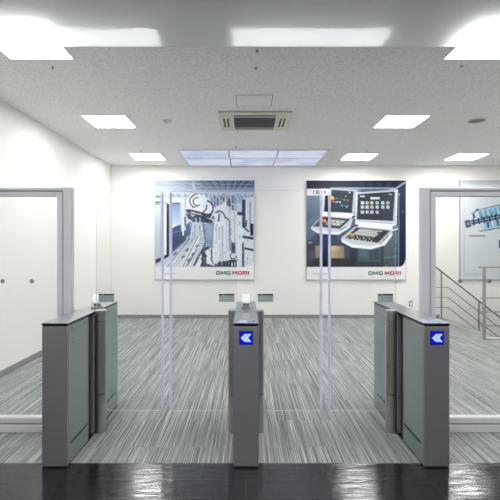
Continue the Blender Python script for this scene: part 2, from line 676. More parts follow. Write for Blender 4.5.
# ------------------------------------------------------------------ ceiling lamps
LH = 0.277
t = thing('ceiling_light', '', 'ceiling light', (0, 0, ZC), 'square ceiling light panels')
b = MB()
for s in (-1, 1):
    b.box(-LH - 0.012, LH + 0.012, s * (LH + 0.006) - 0.006, s * (LH + 0.006) + 0.006, -0.012, -0.001)
    b.box(s * (LH + 0.006) - 0.006, s * (LH + 0.006) + 0.006, -LH, LH, -0.012, -0.001)
b.build('frame', 'lamp_frame', t)
MB().box(-LH, LH, -LH, LH, -0.008, -0.001).build('diffuser', 'lamp', t)
spots = [(-1.835, 3.595, 'square ceiling light nearest the left wall, cut by the hazy glass screen at top left'),
         (-1.85, 5.845, 'square ceiling light on the left, second row back, left of the air conditioner'),
         (-1.86, 8.15, 'square ceiling light on the left in the far row by the back wall'),
         (2.065, 3.595, 'square ceiling light at the top right, cut by the hazy glass screen'),
         (2.10, 5.845, 'square ceiling light right of the air conditioner, second row back'),
         (2.14, 8.15, 'square ceiling light in the far row just right of the skylight'),
         (4.15, 3.615, 'square ceiling light out of view at the right, in the row nearest the glass screen'),
         (4.15, 5.845, 'square ceiling light out of view at the right, in the middle row'),
         (4.17, 8.15, 'square ceiling light in the far row, rightmost above the pale machine poster')]
for i, (x, y, lb) in enumerate(spots):
    o = t if i == 0 else copy_tree(t)
    o.location = (x, y, ZC)
    relabel(o, lb)
# the row in the lobby in front of the glass screen
tl = thing('strip_light', '', 'ceiling light', (0, 0, ZC), 'long lobby ceiling lights')
b = MB()
for s in (-1, 1):
    b.box(-0.645, 0.645, s * 0.178 - 0.008, s * 0.178 + 0.008, -0.014, -0.001)
    b.box(s * 0.638 - 0.007, s * 0.638 + 0.007, -0.17, 0.17, -0.014, -0.001)
b.build('frame', 'lamp_frame', tl)
MB().box(-0.63, 0.63, -0.17, 0.17, -0.008, -0.001).build('diffuser', 'lobby_lamp', tl)
for i, (x, lb) in enumerate([(-1.335, 'long lobby ceiling light mirrored at the left of the glass screen'),
                             (0.513, 'long lobby ceiling light mirrored in the middle of the glass screen'),
                             (2.36, 'long lobby ceiling light mirrored at the right of the glass screen')]):
    o = tl if i == 0 else copy_tree(tl)
    o.location = (x, 1.70, ZC)
    relabel(o, lb)
# unseen rows added behind the camera to brighten the gate fronts and lobby
for j, y in enumerate((-0.4, -2.5)):
    for i, x in enumerate((-1.335, 0.513, 2.36)):
        o = copy_tree(tl)
        o.location = (x, y, ZC)
        relabel(o, 'added long fill light, unseen behind the viewer', 'added fill lights behind the viewer')

# ------------------------------------------------------------------ air conditioner and ceiling fittings
t = thing('air_conditioner', 'cream ceiling cassette air conditioner with dark centre grille', 'air conditioner', (0.115, 5.81, ZC))
MB().box(-0.47, 0.47, -0.41, 0.41, -0.028, 0.0, 0.008).build('fascia', 'ac', t)
b = MB()
b.box(-0.275, 0.275, -0.22, 0.24, -0.033, -0.026, 0.002, 0)
for k in range(4):
    y = -0.205 + k * 0.115
    b.box(-0.265, 0.265, y, y + 0.05, -0.040, -0.032, 0.003, 1)
b.build('intake_grille', ['ac_dark', 'ac_louver'], t)
for y0, y1 in ((-0.32, -0.275), (0.29, 0.335)):
    b = MB()
    b.box(-0.27, 0.27, y0, y1, -0.032, -0.026, 0.004)
    b.build('outlet_slot', 'ac_dark' if y0 < 0 else 'ac_louver', t)
for x in (-0.405, -0.355, 0.345, 0.395):
    MB().box(x - 0.012, x + 0.012, -0.18, 0.22, -0.032, -0.026, 0.003).build('side_slot', 'ac_dark', t)

t = thing('access_hatch', 'thin outlined square access hatch in the ceiling before the air conditioner', 'hatch', (0.095, 5.03, ZC))
b = MB()
for s in (-1, 1):
    b.box(-0.21, 0.21, s * 0.205 - 0.003, s * 0.205 + 0.003, -0.004, -0.001)
    b.box(s * 0.207 - 0.003, s * 0.207 + 0.003, -0.202, 0.202, -0.004, -0.001)
b.build('joint', 'hatch', t)
MB().box(-0.203, 0.203, -0.201, 0.201, -0.003, -0.001).build('hatch_cover', 'ceil', t)

t = thing('ceiling_sensor', '', 'ceiling sensor', (0, 0, ZC), 'small dark heads in the ceiling')
MB().lathe((0, 0, 0), [(0, -0.005), (0.015, -0.005), (0.017, 0.0)], 20).build('rose', 'detector', t)
MB().lathe((0, 0, 0), [(0, -0.020), (0.005, -0.020), (0.011, -0.016), (0.011, -0.014), (0.004, -0.012), (0.005, -0.005)], 16).build('nozzle', 'sprinkler', t)
for i, (x, y, lb) in enumerate([
        (-1.83, 4.07, 'small dark ceiling head just behind the top left ceiling light'),
        (0.095, 3.72, 'small dark ceiling head at the lower edge of the glass screen, top centre'),
        (0.095, 4.08, 'small dark ceiling head between the glass screen and the access hatch'),
        (2.02, 4.03, 'small dark ceiling head just behind the top right ceiling light'),
        (-1.87, 7.65, 'small dark ceiling head beside the far left ceiling light'),
        (2.14, 7.62, 'small dark ceiling head in front of the far row light right of the skylight'),
        (-0.17, 7.36, 'small dark ceiling head just in front of the skylight'),
        (4.83, 8.42, 'small dark ceiling head at the far right beside the rightmost light')]):
    o = t if i == 0 else copy_tree(t)
    o.location = (x, y, ZC)
    relabel(o, lb)
o = MB().lathe((0, 0, 0), [(0, -0.032), (0.035, -0.03), (0.05, -0.016), (0.055, 0.0)], 24).build('smoke_detector', 'detector')
o.location = (-1.07, 5.82, ZC)
tag(o, 'small off-white round detector on the ceiling left of the air conditioner', 'detector')
t = thing('ceiling_speaker', 'round grey speaker grille in the ceiling at the right', 'speaker', (3.11, 5.80, ZC))
MB().lathe((0, 0, 0), [(0.1, -0.012), (0.118, -0.008), (0.12, 0.0)], 32).build('rim', 'detector', t)
MB().lathe((0, 0, 0), [(0, -0.011), (0.1, -0.011), (0.1, 0.0)], 32).build('grille', 'speaker', t)
o = MB().lathe((0, 0, 0), [(0, -0.02), (0.07, -0.018), (0.095, -0.008), (0.1, 0.0)], 28).build('ceiling_rose', 'ac')
o.location = (3.66, 6.1, ZC)
tag(o, 'round beige ceiling disc at the right picture edge behind the grey speaker', 'ceiling cover')


# ------------------------------------------------------------------ posters
class Paint:
    """a small scan converter; coordinates are (u, v) inside the print, v down, both 0..size"""
    def __init__(self, size, res=4):
        self.s, self.r = size, res
        n = int(round(size * res))
        self.n = n
        self.a = np.zeros((n, n, 3))
        g = (np.arange(n) + 0.5) / res
        self.u, self.v = np.meshgrid(g, g)
        self.rng = np.random.default_rng(11)

    def fill(self, col):
        self.a[:] = col

    def mask(self, pts):
        pts = np.asarray(pts, float)
        inside = np.zeros(self.u.shape, bool)
        x0, y0 = pts.min(0); x1, y1 = pts.max(0)
        i0, i1 = max(0, int(y0 * self.r) - 1), min(self.n, int(y1 * self.r) + 2)
        j0, j1 = max(0, int(x0 * self.r) - 1), min(self.n, int(x1 * self.r) + 2)
        if i0 >= i1 or j0 >= j1:
            return inside
        U, V = self.u[i0:i1, j0:j1], self.v[i0:i1, j0:j1]
        ins = np.zeros(U.shape, bool)
        n = len(pts)
        for i in range(n):
            xa, ya = pts[i]; xb, yb = pts[(i + 1) % n]
            if ya == yb:
                continue
            c = ((ya > V) != (yb > V)) & (U < (xb - xa) * (V - ya) / (yb - ya) + xa)
            ins ^= c
        inside[i0:i1, j0:j1] = ins
        return inside

    def put(self, m, col, alpha=1.0):
        self.a[m] = self.a[m] * (1 - alpha) + np.asarray(col, float) * alpha

    def poly(self, pts, col, alpha=1.0):
        self.put(self.mask(pts), col, alpha)

    def rect(self, x0, y0, x1, y1, col, alpha=1.0):
        self.poly([(x0, y0), (x1, y0), (x1, y1), (x0, y1)], col, alpha)

    def line(self, pts, wd, col, alpha=1.0):
        for (xa, ya), (xb, yb) in zip(pts[:-1], pts[1:]):
            d = math.hypot(xb - xa, yb - ya) or 1
            nx, ny = -(yb - ya) / d * wd / 2, (xb - xa) / d * wd / 2
            self.poly([(xa + nx, ya + ny), (xb + nx, yb + ny), (xb - nx, yb - ny), (xa - nx, ya - ny)], col, alpha)

    def disc(self, x, y, r, col, alpha=1.0, ry=None):
        ry = ry or r
        self.put(((self.u - x) / r) ** 2 + ((self.v - y) / ry) ** 2 < 1, col, alpha)

    def arc(self, x, y, r, a0, a1, wd, col, ry=None):
        ry = ry or r
        p = [(x + r * math.cos(math.radians(a)), y + ry * math.sin(math.radians(a))) for a in np.linspace(a0, a1, 14)]
        self.line(p, wd, col)

    def grad(self, x0, y0, x1, y1, c0, c1, horiz=False):
        m = self.mask([(x0, y0), (x1, y0), (x1, y1), (x0, y1)])
        t = ((self.u - x0) / (x1 - x0)) if horiz else ((self.v - y0) / (y1 - y0))
        t = t[m][:, None]
        self.a[m] = np.asarray(c0, float) * (1 - t) + np.asarray(c1, float) * t

    def blur(self, k=1):
        for _ in range(k):
            p = np.pad(self.a, ((1, 1), (1, 1), (0, 0)), 'edge')
            self.a = (p[:-2, 1:-1] + p[2:, 1:-1] + p[1:-1, :-2] + p[1:-1, 2:] + 2 * p[1:-1, 1:-1]) / 6

    def mesh(self, name, width, height, parent, y, gamma=1.32):
        """grid of coloured vertices, x right, z up, bottom-left corner at 0,0"""
        N = int(self.s * 2)
        idx = np.clip((np.arange(N + 1) / N * self.n).astype(int), 0, self.n - 1)
        c = lin(255 * (np.clip(self.a[np.ix_(idx, idx)], 0, 255) / 255) ** gamma)
        uu, vv = np.meshgrid(np.arange(N + 1) / N, np.arange(N + 1) / N)
        co = np.stack([uu * width, np.full_like(uu, y), (1 - vv) * height], -1).reshape(-1, 3)
        i = np.arange((N + 1) * (N + 1)).reshape(N + 1, N + 1)
        f = np.stack([i[:-1, :-1], i[1:, :-1], i[1:, 1:], i[:-1, 1:]], -1).reshape(-1, 4)
        me = bpy.data.meshes.new(name)
        me.from_pydata(co.tolist(), [], f.tolist())
        at = me.color_attributes.new('ink', 'FLOAT_COLOR', 'POINT')
        rgba = np.ones((len(co), 4), dtype=np.float32)
        rgba[:, :3] = c.reshape(-1, 3)
        at.data.foreach_set('color', rgba.ravel())
        me.materials.append(M['print'])
        o = bpy.data.objects.new(name, me)
        COL.objects.link(o)
        o.parent = parent
        return o


PS = 98.5                      # print units per side (one unit is about 21 mm)
PW = 98.5 / 47.4               # side in metres
PZ = CAM_H - (279.3 - 246) / 47.4
BT = 0.035                     # board thickness


def factory_print():
    p = Paint(PS)
    ox, oy = 155.5, 181.0
    P = lambda L: [(x - ox, y - oy) for x, y in L]
    R = lambda x0, y0, x1, y1, c, a=1: p.rect(x0 - ox, y0 - oy, x1 - ox, y1 - oy, c, a)
    G = lambda x0, y0, x1, y1, a, c, h=False: p.grad(x0 - ox, y0 - oy, x1 - ox, y1 - oy, a, c, h)
    Y = lambda L, c, a=1: p.poly(P(L), c, a)
    N = lambda L, w_, c, a=1: p.line(P(L), w_, c, a)
    white, pale, mid, blue, dark = (238, 241, 245), (205, 214, 226), (150, 166, 190), (78, 106, 146), (38, 50, 76)
    p.fill((214, 222, 232))
    # hall roof with trusses
    G(155, 181, 255, 194, (182, 191, 207), (112, 128, 158), True)
    Y([(155, 186), (215, 191), (255, 188), (255, 194), (155, 194)], (196, 205, 218), 0.6)
    for xa in (200, 207, 216, 224, 232, 240, 247):
        Y([(xa, 181), (xa + 5, 181), (228 + (xa + 2 - 228) * 0.6, 188), (228 + (xa - 228) * 0.6, 188)], (92, 108, 140), 0.7)
    for xe in (160, 170, 181, 192, 203, 211, 219, 227, 236, 244, 252):
        N([(xe, 181), (230 + (xe - 230) * 0.45, 193)], 0.7, (206, 214, 226), 0.7)
    for yy, c in ((185, 0.5), (188.5, 0.6), (191.5, 0.7)):
        N([(155, yy - 1.5), (255, yy)], 0.7, (206, 214, 226), c)
    N([(193, 183), (196, 194)], 3.0, (196, 204, 216))
    G(155, 192.5, 255, 198, (214, 220, 230), (196, 206, 220))
    for k in range(26):
        x = 157 + k * 3.8 + p.rng.uniform(-1, 1)
        R(x, 193.5 + p.rng.uniform(0, 2), x + p.rng.uniform(0.8, 2.4), 196.5 + p.rng.uniform(0, 2), (148, 162, 188), 0.7)
    # left machine doors
    G(155, 196, 163, 262, (216, 223, 232), (196, 206, 216))
    R(156, 196, 161, 198.6, (140, 150, 172))
    R(155.6, 202, 161, 203.2, (84, 96, 120)); R(155.6, 204, 160, 205, (92, 104, 128))
    R(161, 192, 162.6, 258, (176, 184, 204))
    R(163, 198, 167, 256, (240, 242, 246))
    R(165.5, 203, 168, 204.2, (96, 110, 134))
    R(166.9, 204.6, 169.4, 256, (54, 62, 92))
    R(169.6, 192, 171.2, 262, (188, 196, 212))
    Y([(156, 260), (161.2, 257.6), (161.2, 261), (156, 264)], dark)
    Y([(163, 257.4), (168.8, 253.4), (168.8, 257), (163, 260)], dark)
    # glazed cabinet
    R(171.4, 199, 184, 230, (228, 233, 240))
    G(172, 203, 180.6, 226, (138, 164, 200), (216, 226, 238))
    R(172, 203, 180.6, 204.6, (92, 116, 154))
    R(181, 203, 182.6, 252, (206, 214, 226))
    Y([(171.6, 228.5), (181, 224.8), (181.5, 232), (187, 230), (186.5, 240), (171.6, 254)], (74, 100, 140))
    Y([(172, 226), (175, 224), (176, 226), (172.5, 229)], (240, 243, 246))
    N([(172, 233), (181, 231)], 1.0, (120, 146, 182))
    Y([(171.6, 238), (184, 236), (184, 240), (172, 250)], (58, 80, 118))
    R(182.8, 220, 184.2, 236, (232, 236, 242))
    R(185, 217, 186.2, 226, (60, 72, 100))
    # back row of machines
    G(210, 196, 244, 214, (184, 196, 214), (206, 214, 226))
    for x, y0, y1, w_, c in ((212.6, 197, 206, 1.2, mid), (215, 196, 208, 0.9, blue), (218, 198, 206, 1.3, (100, 116, 146)),
                             (221.5, 196, 204, 1.2, blue), (224, 198, 203, 1.6, dark), (227.5, 196, 206, 1.4, (96, 112, 142)),
                             (229.5, 199, 208, 1.6, dark), (233, 196, 212, 1.3, (88, 104, 136)), (235.5, 197, 204, 1.4, mid),
                             (237.4, 205, 214, 2.2, (104, 120, 148)), (239.8, 197, 210, 1.0, mid)):
        N([(x, y0), (x, y1)], w_, c)
    for x, y in ((225, 200), (231, 204), (228, 207), (221, 201)):
        R(x, y, x + 2.6, y + 1.2, (232, 236, 241))
    Y([(217, 208), (226, 201), (227, 204), (220, 210)], (232, 236, 242))
    # conveyor of long bars
    Y([(158, 267), (200, 267), (214, 246), (212, 226), (198, 224), (187, 240), (172, 254)], (240, 243, 246))
    for i in range(15):
        t = i / 14
        a_ = (160 + t * 36, 267.0)
        b_ = (189 + t * 20, 238 - t * 13 + (t > 0.7) * 4)
        N([a_, b_], 0.5 + 0.5 * (i % 3 == 0), (104, 118, 140) if i % 2 else (176, 186, 200), 0.85)
        N([(a_[0] + 1.3, a_[1]), (b_[0] + 1.3, b_[1])], 0.9, (244, 246, 248))
    for x, y in ((174, 254), (182, 257), (188, 260), (196, 246), (186, 250), (192, 254)):
        Y([(x, y), (x + 3.2, y - 1.8), (x + 3.2, y), (x, y + 2)], (88, 98, 122))
    N([(194, 266), (208, 240)], 1.8, (78, 90, 116))
    N([(186, 267), (197, 250)], 1.0, (92, 104, 128))
    # robot: upper arm and head
    Y([(186, 199), (192, 193), (204, 195), (213, 205), (214, 216), (205, 220), (190, 214), (185, 208)], (236, 239, 243))
    p.disc(196 - ox, 201.5 - oy, 8.2, (242, 244, 247))
    p.arc(196.5 - ox, 201.5 - oy, 6.4, 95, 265, 1.1, (56, 66, 90))
    p.arc(197.5 - ox, 202 - oy, 4.0, 80, 290, 1.0, (44, 54, 78))
    N([(197, 207), (200, 205), (200.5, 204.6)], 0.9, dark)
    N([(193, 195.5), (197, 194), (198, 196)], 0.6, (120, 130, 150))
    p.arc(206 - ox, 208.5 - oy, 7.4, -80, 80, 1.5, (44, 54, 80))
    N([(203, 213), (206.5, 209.5), (207, 205)], 1.2, (58, 68, 94))
    Y([(185.6, 210), (190, 209.4), (205, 213.6), (212.6, 214.6), (210, 218.6), (203, 217.5), (188, 213.4)], (40, 52, 80))
    Y([(190, 211.4), (200, 214), (204, 216), (192, 213.6)], (222, 228, 235))
    Y([(186, 214), (191, 214.6), (193, 221), (188.6, 219)], (62, 84, 122))
    Y([(191, 217.5), (198, 215), (206, 218), (213, 221), (212, 224), (202, 222.6), (193, 222.6)], (44, 56, 84))
    R(195.4, 218, 197, 222.4, (198, 208, 222)); R(199.6, 218, 201, 223, (176, 190, 212))
    # lower arms and wrist
    Y([(192, 223), (203, 223.5), (206, 240), (198, 236), (190, 240)], (206, 216, 228))
    Y([(203, 224), (214, 224), (214, 248), (206, 250), (204, 236)], (164, 184, 210))
    R(204, 229, 240, 240, (150, 182, 216), 0.28)
    Y([(214, 208), (226, 204), (230, 216), (229, 222), (216, 222)], (232, 236, 241))
    N([(215.5, 213), (220, 211), (224, 214), (225.5, 218), (229, 219.5), (228, 222)], 1.2, (56, 68, 96))
    N([(219.5, 214), (218.5, 223)], 1.4, (70, 84, 112))
    p.disc(213.2 - ox, 218 - oy, 1.6, (120, 132, 156))
    N([(192, 222.5), (189, 240)], 0.8, (96, 108, 132)); N([(203, 222), (206, 240), (204, 248)], 0.9, (84, 98, 126))
    N([(196, 224), (194.5, 238)], 0.6, (150, 162, 182)); N([(199.6, 224), (201, 240)], 0.6, (160, 172, 190))
    N([(185.6, 208), (186.2, 199.4), (192, 193.2), (204, 195)], 0.6, (150, 160, 178))
    for k in range(5):
        N([(204, 242 + k * 2.0), (212, 240.6 + k * 2.2)], 0.7, (104, 126, 160))
    Y([(186, 226), (190, 222), (191, 234), (187, 238)], (96, 118, 152))
    # central column
    Y([(214, 222), (229, 221), (231, 267), (212, 267)], (233, 237, 242))
    R(221.8, 226, 223.4, 262, (186, 200, 218)); R(226, 222, 227, 258, (204, 214, 226))
    R(228.6, 218, 230.2, 252, (196, 206, 220))
    Y([(202, 250), (209, 246), (209, 262), (202, 264)], (60, 74, 102))
    Y([(202, 262), (230, 261), (230, 267), (200, 267)], (74, 88, 112))
    Y([(205.5, 251), (210, 248.4), (218, 249), (219.5, 262), (215, 266), (207, 264)], (238, 241, 244))
    N([(211.6, 249.5), (211.8, 260), (213.4, 264)], 1.1, (58, 68, 92))
    Y([(218, 244), (222, 243), (223, 262), (219.5, 264)], (222, 228, 236))
    N([(213.6, 222), (212.4, 250)], 0.8, (98, 114, 142)); N([(229.6, 220), (230.6, 250)], 0.8, (104, 118, 144))
    N([(217, 224), (216.4, 244)], 0.5, (170, 180, 196)); N([(219.6, 228), (219.4, 240)], 0.6, (128, 142, 166))
    for x, y in ((203, 252), (206, 256), (202.6, 259), (220, 262.6), (225, 263.6), (216, 265), (209, 265.4), (228, 264)):
        p.disc(x - ox, y - oy, 1.3, (34, 44, 66)); R(x + 0.8, y - 1, x + 1.8, y, pale)
    # right machines
    Y([(231, 210), (244, 214), (244, 267), (231, 267)], (230, 234, 239))
    R(234.2, 212, 235, 246, (186, 194, 206))
    R(231.4, 243, 235.6, 252.5, (54, 64, 88))
    for k in range(4):
        R(231.6, 244.4 + 2 * k, 235.4, 245.1 + 2 * k, (128, 138, 158))
    p.arc(233.6 - ox, 256 - oy, 3.0, 0, 300, 1.0, (110, 122, 146))
    R(229.8, 260, 236.8, 267, (46, 56, 80)); R(231.4, 262.6, 233, 266, white); R(234.2, 262, 235.4, 266, pale)
    Y([(236.6, 205), (241.4, 203), (241.4, 216), (236.6, 212.6)], (206, 213, 224))
    R(237.6, 212.4, 243.6, 215.4, (66, 80, 110))
    R(242.2, 200, 245.4, 228, (70, 80, 112))
    Y([(245.6, 199), (254, 197), (254, 267), (245.6, 267)], (224, 229, 236))
    R(249.6, 202, 251.2, 232, (168, 178, 202)); R(250.4, 224, 253.6, 236, (40, 48, 76))
    N([(244.6, 228), (249, 232)], 1.4, (58, 68, 96)); R(245.8, 220.5, 247, 227, dark)
    Y([(242.4, 236), (253.6, 237.4), (253.6, 240), (242.4, 238)], (40, 50, 80))
    Y([(244.8, 247.6), (253.6, 249.4), (253.6, 251.4), (244.8, 249.4)], (44, 54, 84))
    R(242.2, 243, 243.8, 267, (58, 66, 92)); R(250.8, 253, 252, 258, white)
    N([(244, 246), (244.4, 267)], 0.7, (180, 188, 200))
    # fine wiring and details
    for _ in range(330):
        x, y = p.rng.uniform(184, 253), p.rng.uniform(194, 266)
        c = [white, pale, mid, (88, 102, 130)][p.rng.integers(4)]
        if p.rng.random() < 0.5:
            R(x, y, x + 0.7, y + p.rng.uniform(1, 4), c, 0.55)
        else:
            R(x, y, x + p.rng.uniform(0.8, 2.4), y + 0.6, c, 0.55)
    # white footer, rounded lower right picture corner
    R(155, 267, 256, 281, (240, 241, 243))
    m = p.mask(P([(246, 259), (255, 259), (255, 268), (246, 268)]))
    m &= ((p.u - (246 - ox)) ** 2 + (p.v - (259 - oy)) ** 2) > 8.2 ** 2
    p.put(m, (240, 241, 243))
    R(164, 273.8, 176, 274.3, (176, 178, 182))
    p.blur(2)
    return p


def control_print():
    p = Paint(PS)
    ox, oy = 306.5, 181.0
    P = lambda L: [(x - ox, y - oy) for x, y in L]
    R = lambda x0, y0, x1, y1, c, a=1: p.rect(x0 - ox, y0 - oy, x1 - ox, y1 - oy, c, a)
    G = lambda x0, y0, x1, y1, a, c, h=False: p.grad(x0 - ox, y0 - oy, x1 - ox, y1 - oy, a, c, h)
    Y = lambda L, c, a=1: p.poly(P(L), c, a)
    N = lambda L, w_, c, a=1: p.line(P(L), w_, c, a)
    D = lambda x, y, r, c, a=1, ry=None: p.disc(x - ox, y - oy, r, c, a, ry)
    p.fill((44, 58, 84))
    G(306, 181, 406, 190, (34, 42, 62), (58, 68, 90))
    for x in (362, 370, 378, 388):
        D(x, 185, 3.2, (76, 90, 116), 0.5)
    # machine body behind
    G(306, 189, 326, 240, (150, 166, 182), (64, 82, 108))
    G(326, 189, 397, 268, (92, 108, 130), (40, 52, 74))
    G(344, 189, 360, 232, (128, 142, 158), (76, 92, 116))
    Y([(306, 222), (318, 214), (322, 228), (306, 244)], (120, 138, 160), 0.7)
    Y([(338, 224), (358, 222), (350, 240), (336, 242)], (92, 110, 136), 0.7)
    # frame edge and deep blue strip at the right
    G(397.5, 182, 406, 268, (52, 72, 106), (30, 46, 78))
    Y([(396, 190), (405, 182), (405, 190), (398, 200)], (54, 74, 106))
    N([(330, 188.4), (394, 188.4)], 1.0, (176, 188, 200))
    N([(384, 192), (396, 188.6), (405, 182.4)], 1.6, (186, 196, 206))
    N([(396, 189.5), (398.2, 194), (398.2, 267)], 1.2, (132, 150, 172))
    D(402, 212, 0.8, (120, 150, 190)); D(398.6, 195, 0.7, (220, 226, 232))
    # lower left: dim workshop with a lit beige window
    G(306, 240, 352, 268, (62, 80, 110), (22, 32, 52))
    R(307, 243, 315, 262, (40, 56, 80)); D(310, 243, 2.2, (176, 188, 200), 0.8, 1.2)
    R(308, 250, 314, 259, (86, 102, 122), 0.7)
    G(315, 246, 344, 258.4, (176, 160, 128), (150, 138, 114))
    G(331, 246, 344, 258, (206, 186, 146), (160, 146, 118), True)
    D(335, 248.5, 4.5, (226, 208, 160), 0.6, 2.2)
    G(322, 232, 329, 267, (70, 92, 130), (28, 42, 72))
    R(330, 258.4, 350, 262, (34, 44, 64)); R(344, 248, 349, 262, (84, 100, 120), 0.8)
    Y([(306, 262), (352, 258), (352, 268), (306, 268)], (22, 30, 46), 0.7)
    # lower middle and right: machine console
    R(352, 246, 384, 268, (36, 48, 66))
    R(357, 247, 381, 262, (84, 104, 116)); R(359, 249, 368, 258, (104, 124, 134)); R(369, 250, 379.6, 260, (64, 92, 102))
    R(356, 263, 382, 265, (56, 70, 88))
    G(383, 232, 397.4, 268, (110, 126, 138), (88, 104, 118))
    for x, y, r in ((395, 245.5, 1.3), (395, 253.5, 1.3), (386.4, 262, 1.6), (394, 264.4, 1.6), (390.6, 259.6, 0.9), (389, 265.6, 1.0)):
        D(x, y, r, (38, 46, 60)); D(x - 0.3, y - 0.3, r * 0.45, (150, 162, 172))
    N([(383, 257.6), (397, 257)], 0.6, (150, 164, 176))
    # first monitor
    silver, lsil, dsil = (206, 212, 218), (236, 239, 241), (146, 154, 164)
    Y([(322, 188.6), (357.4, 190.6), (356, 216.6), (320.6, 214)], silver)
    Y([(353, 191.4), (357.4, 190.6), (356, 216.6), (352, 215)], (182, 190, 200))
    Y([(325.4, 189.6), (353.2, 191.8), (351.6, 213), (323.8, 211.8)], (20, 25, 34))
    Y([(326.4, 190.8), (352.2, 192.8), (350.8, 211.8), (325, 210.8)], (40, 54, 74))
    R(327, 191.6, 351, 193, (66, 80, 100))
    D(330.6, 199.2, 3.2, (90, 168, 82))
    Y([(330.6, 199.2), (330.6, 196), (333.8, 197), (334, 200)], (232, 200, 60))
    Y([(330.6, 199.2), (334, 200), (332.6, 202.2), (330.6, 202.4)], (212, 70, 50))
    for x, y, c in ((334.5, 202.4, (120, 196, 226)), (337, 202.4, (232, 240, 244)), (340, 202.6, (236, 242, 246)), (345.6, 196.6, (176, 190, 80)),
                    (344, 200.4, (120, 190, 90)), (347.6, 201, (110, 176, 90)), (341.6, 206.4, (96, 196, 214)), (346.4, 207, (190, 200, 206)),
                    (336, 199, (110, 140, 180)), (349.4, 193, (226, 230, 234))):
        R(x - 0.9, y - 0.7, x + 0.9, y + 0.7, c)
    N([(336, 198.4), (343, 199.6), (349, 200)], 0.5, (126, 146, 172)); N([(340, 205.4), (349, 206)], 0.5, (86, 160, 190))
    Y([(321, 212.4), (352, 214), (354, 218.4), (320.6, 216.4)], lsil)
    D(353.4, 218.4, 2.2, (34, 38, 46)); D(354, 218.4, 1.0, (170, 176, 184))
    # first keyboard tray
    Y([(322, 216), (353, 218.6), (350.6, 226), (338, 233.4), (318, 232), (310.8, 227.6)], silver)
    Y([(322.6, 217), (350.2, 219.4), (339.4, 229), (313, 226.6)], (54, 58, 68))
    Y([(329, 219.4), (346, 220.8), (339, 226.4), (324, 225)], (176, 182, 180))
    for i in range(5):
        for j in range(3):
            x, y = 315 + i * 3.4 + j * 2.2, 226 - j * 2.4 + i * 0.2
            R(x, y - 0.5, x + 1.9, y + 0.7, (120, 126, 134), 0.9)
    for x, y in ((333, 221.4), (337.6, 221.8), (342, 222.4), (334, 224.4), (338, 224.6)):
        R(x - 1.4, y - 0.5, x + 1.4, y + 0.6, (226, 228, 222))
    D(323.8, 220.6, 1.9, (226, 186, 40)); D(323.6, 219, 1.3, (206, 56, 44)); D(326, 222.6, 1.0, (230, 140, 40))
    Y([(310.6, 227.4), (318, 231), (338, 232.6), (350, 225.6), (349.6, 227.8), (338, 235), (317.6, 233.6), (311, 229.4)], lsil)
    N([(340, 230.6), (346.6, 226.8)], 0.8, (90, 96, 104))
    # second monitor
    Y([(355.6, 193), (397.2, 189.8), (395.8, 231), (354.6, 226.4)], silver)
    Y([(393.6, 192.4), (397.2, 189.8), (396, 228), (392, 226)], lsil)
    N([(394.6, 193), (393.4, 224)], 0.5, (120, 128, 138))
    Y([(357.6, 194.6), (394, 192.2), (392.4, 221.2), (356.6, 219.6)], (18, 23, 32))
    Y([(358.8, 195.8), (392.8, 193.6), (391.2, 220), (357.8, 218.4)], (42, 56, 76))
    Y([(382, 194.4), (392.8, 193.6), (391.2, 220), (381.6, 219.6)], (62, 78, 92), 0.8)
    R(359.6, 196, 364.4, 197.4, (210, 214, 218)); R(370, 197.4, 379.6, 199.8, (226, 226, 214)); R(388, 194.2, 391.6, 195.4, (206, 212, 216))
    for r_, y in enumerate((203.2, 207.6, 212.4)):
        for c_, x in enumerate((362, 366.8, 371.6, 376.8, 382.2, 387.6)):
            if r_ == 2 and c_ > 3:
                continue
            R(x - 1.5, y - 1.5, x + 1.5, y + 1.5, [(232, 236, 238), (206, 222, 240), (226, 228, 214), (222, 210, 214)][(r_ + c_ * 3) % 4])
            R(x - 0.6, y - 0.6, x + 0.6, y + 0.7, [(126, 150, 180), (150, 160, 150), (180, 150, 150)][(r_ * 2 + c_) % 3], 0.7)
    Y([(355.6, 220.4), (392.6, 223), (394.4, 231), (355, 227.6)], lsil)
    N([(356, 221.2), (392, 223.8)], 0.5, (120, 128, 136))
    D(394.8, 228.2, 2.8, dsil); D(395, 228.6, 1.4, (60, 66, 74)); D(356, 226.6, 1.8, (30, 34, 42))
    # second keyboard tray
    Y([(355, 226.6), (392, 230), (392, 234), (384, 244.6), (371, 248.6), (352, 246.6), (341, 240.6), (341, 238)], silver)
    Y([(356, 227.8), (389.6, 230.8), (377.6, 243), (344.6, 238.4)], (48, 52, 62))
    Y([(359.4, 229), (382.6, 231), (374.4, 237.4), (351.6, 234.8)], (206, 210, 204))
    for i in range(3):
        N([(358 - i * 2, 230.6 + i * 1.7), (380 - i * 2.2, 232.6 + i * 1.7)], 0.5, (150, 156, 156))
    for i in range(8):
        for j in range(2):
            D(350.6 + i * 3.1 - j * 1.2, 236.8 + i * 0.32 + j * 2, 0.9, [(196, 200, 202), (120, 126, 134)][(i + j) % 2])
    R(377, 232, 380.4, 234, (80, 90, 98))
    D(351, 235.6, 2.1, (230, 196, 50)); D(350.6, 236.4, 1.3, (206, 60, 44)); D(347.6, 238, 1.2, (80, 180, 150))
    Y([(340.8, 239.4), (352, 244.4), (371, 246.4), (383, 242.6), (391.6, 233), (391.8, 236), (384.4, 245.6), (371, 249.6), (351.6, 247.8), (341, 242)], lsil)
    for k in range(3):
        N([(379.4 + k * 3.0, 244.6 - k * 3.4), (381.6 + k * 3.0, 242.2 - k * 3.4)], 0.8, (84, 92, 100))
    N([(391.4, 231), (397, 229)], 1.4, lsil)
    # label strip at the upper left
    R(306, 189, 331, 196, (232, 233, 235))
    # white footer and rounded corner
    R(306, 267, 407, 281, (238, 239, 241))
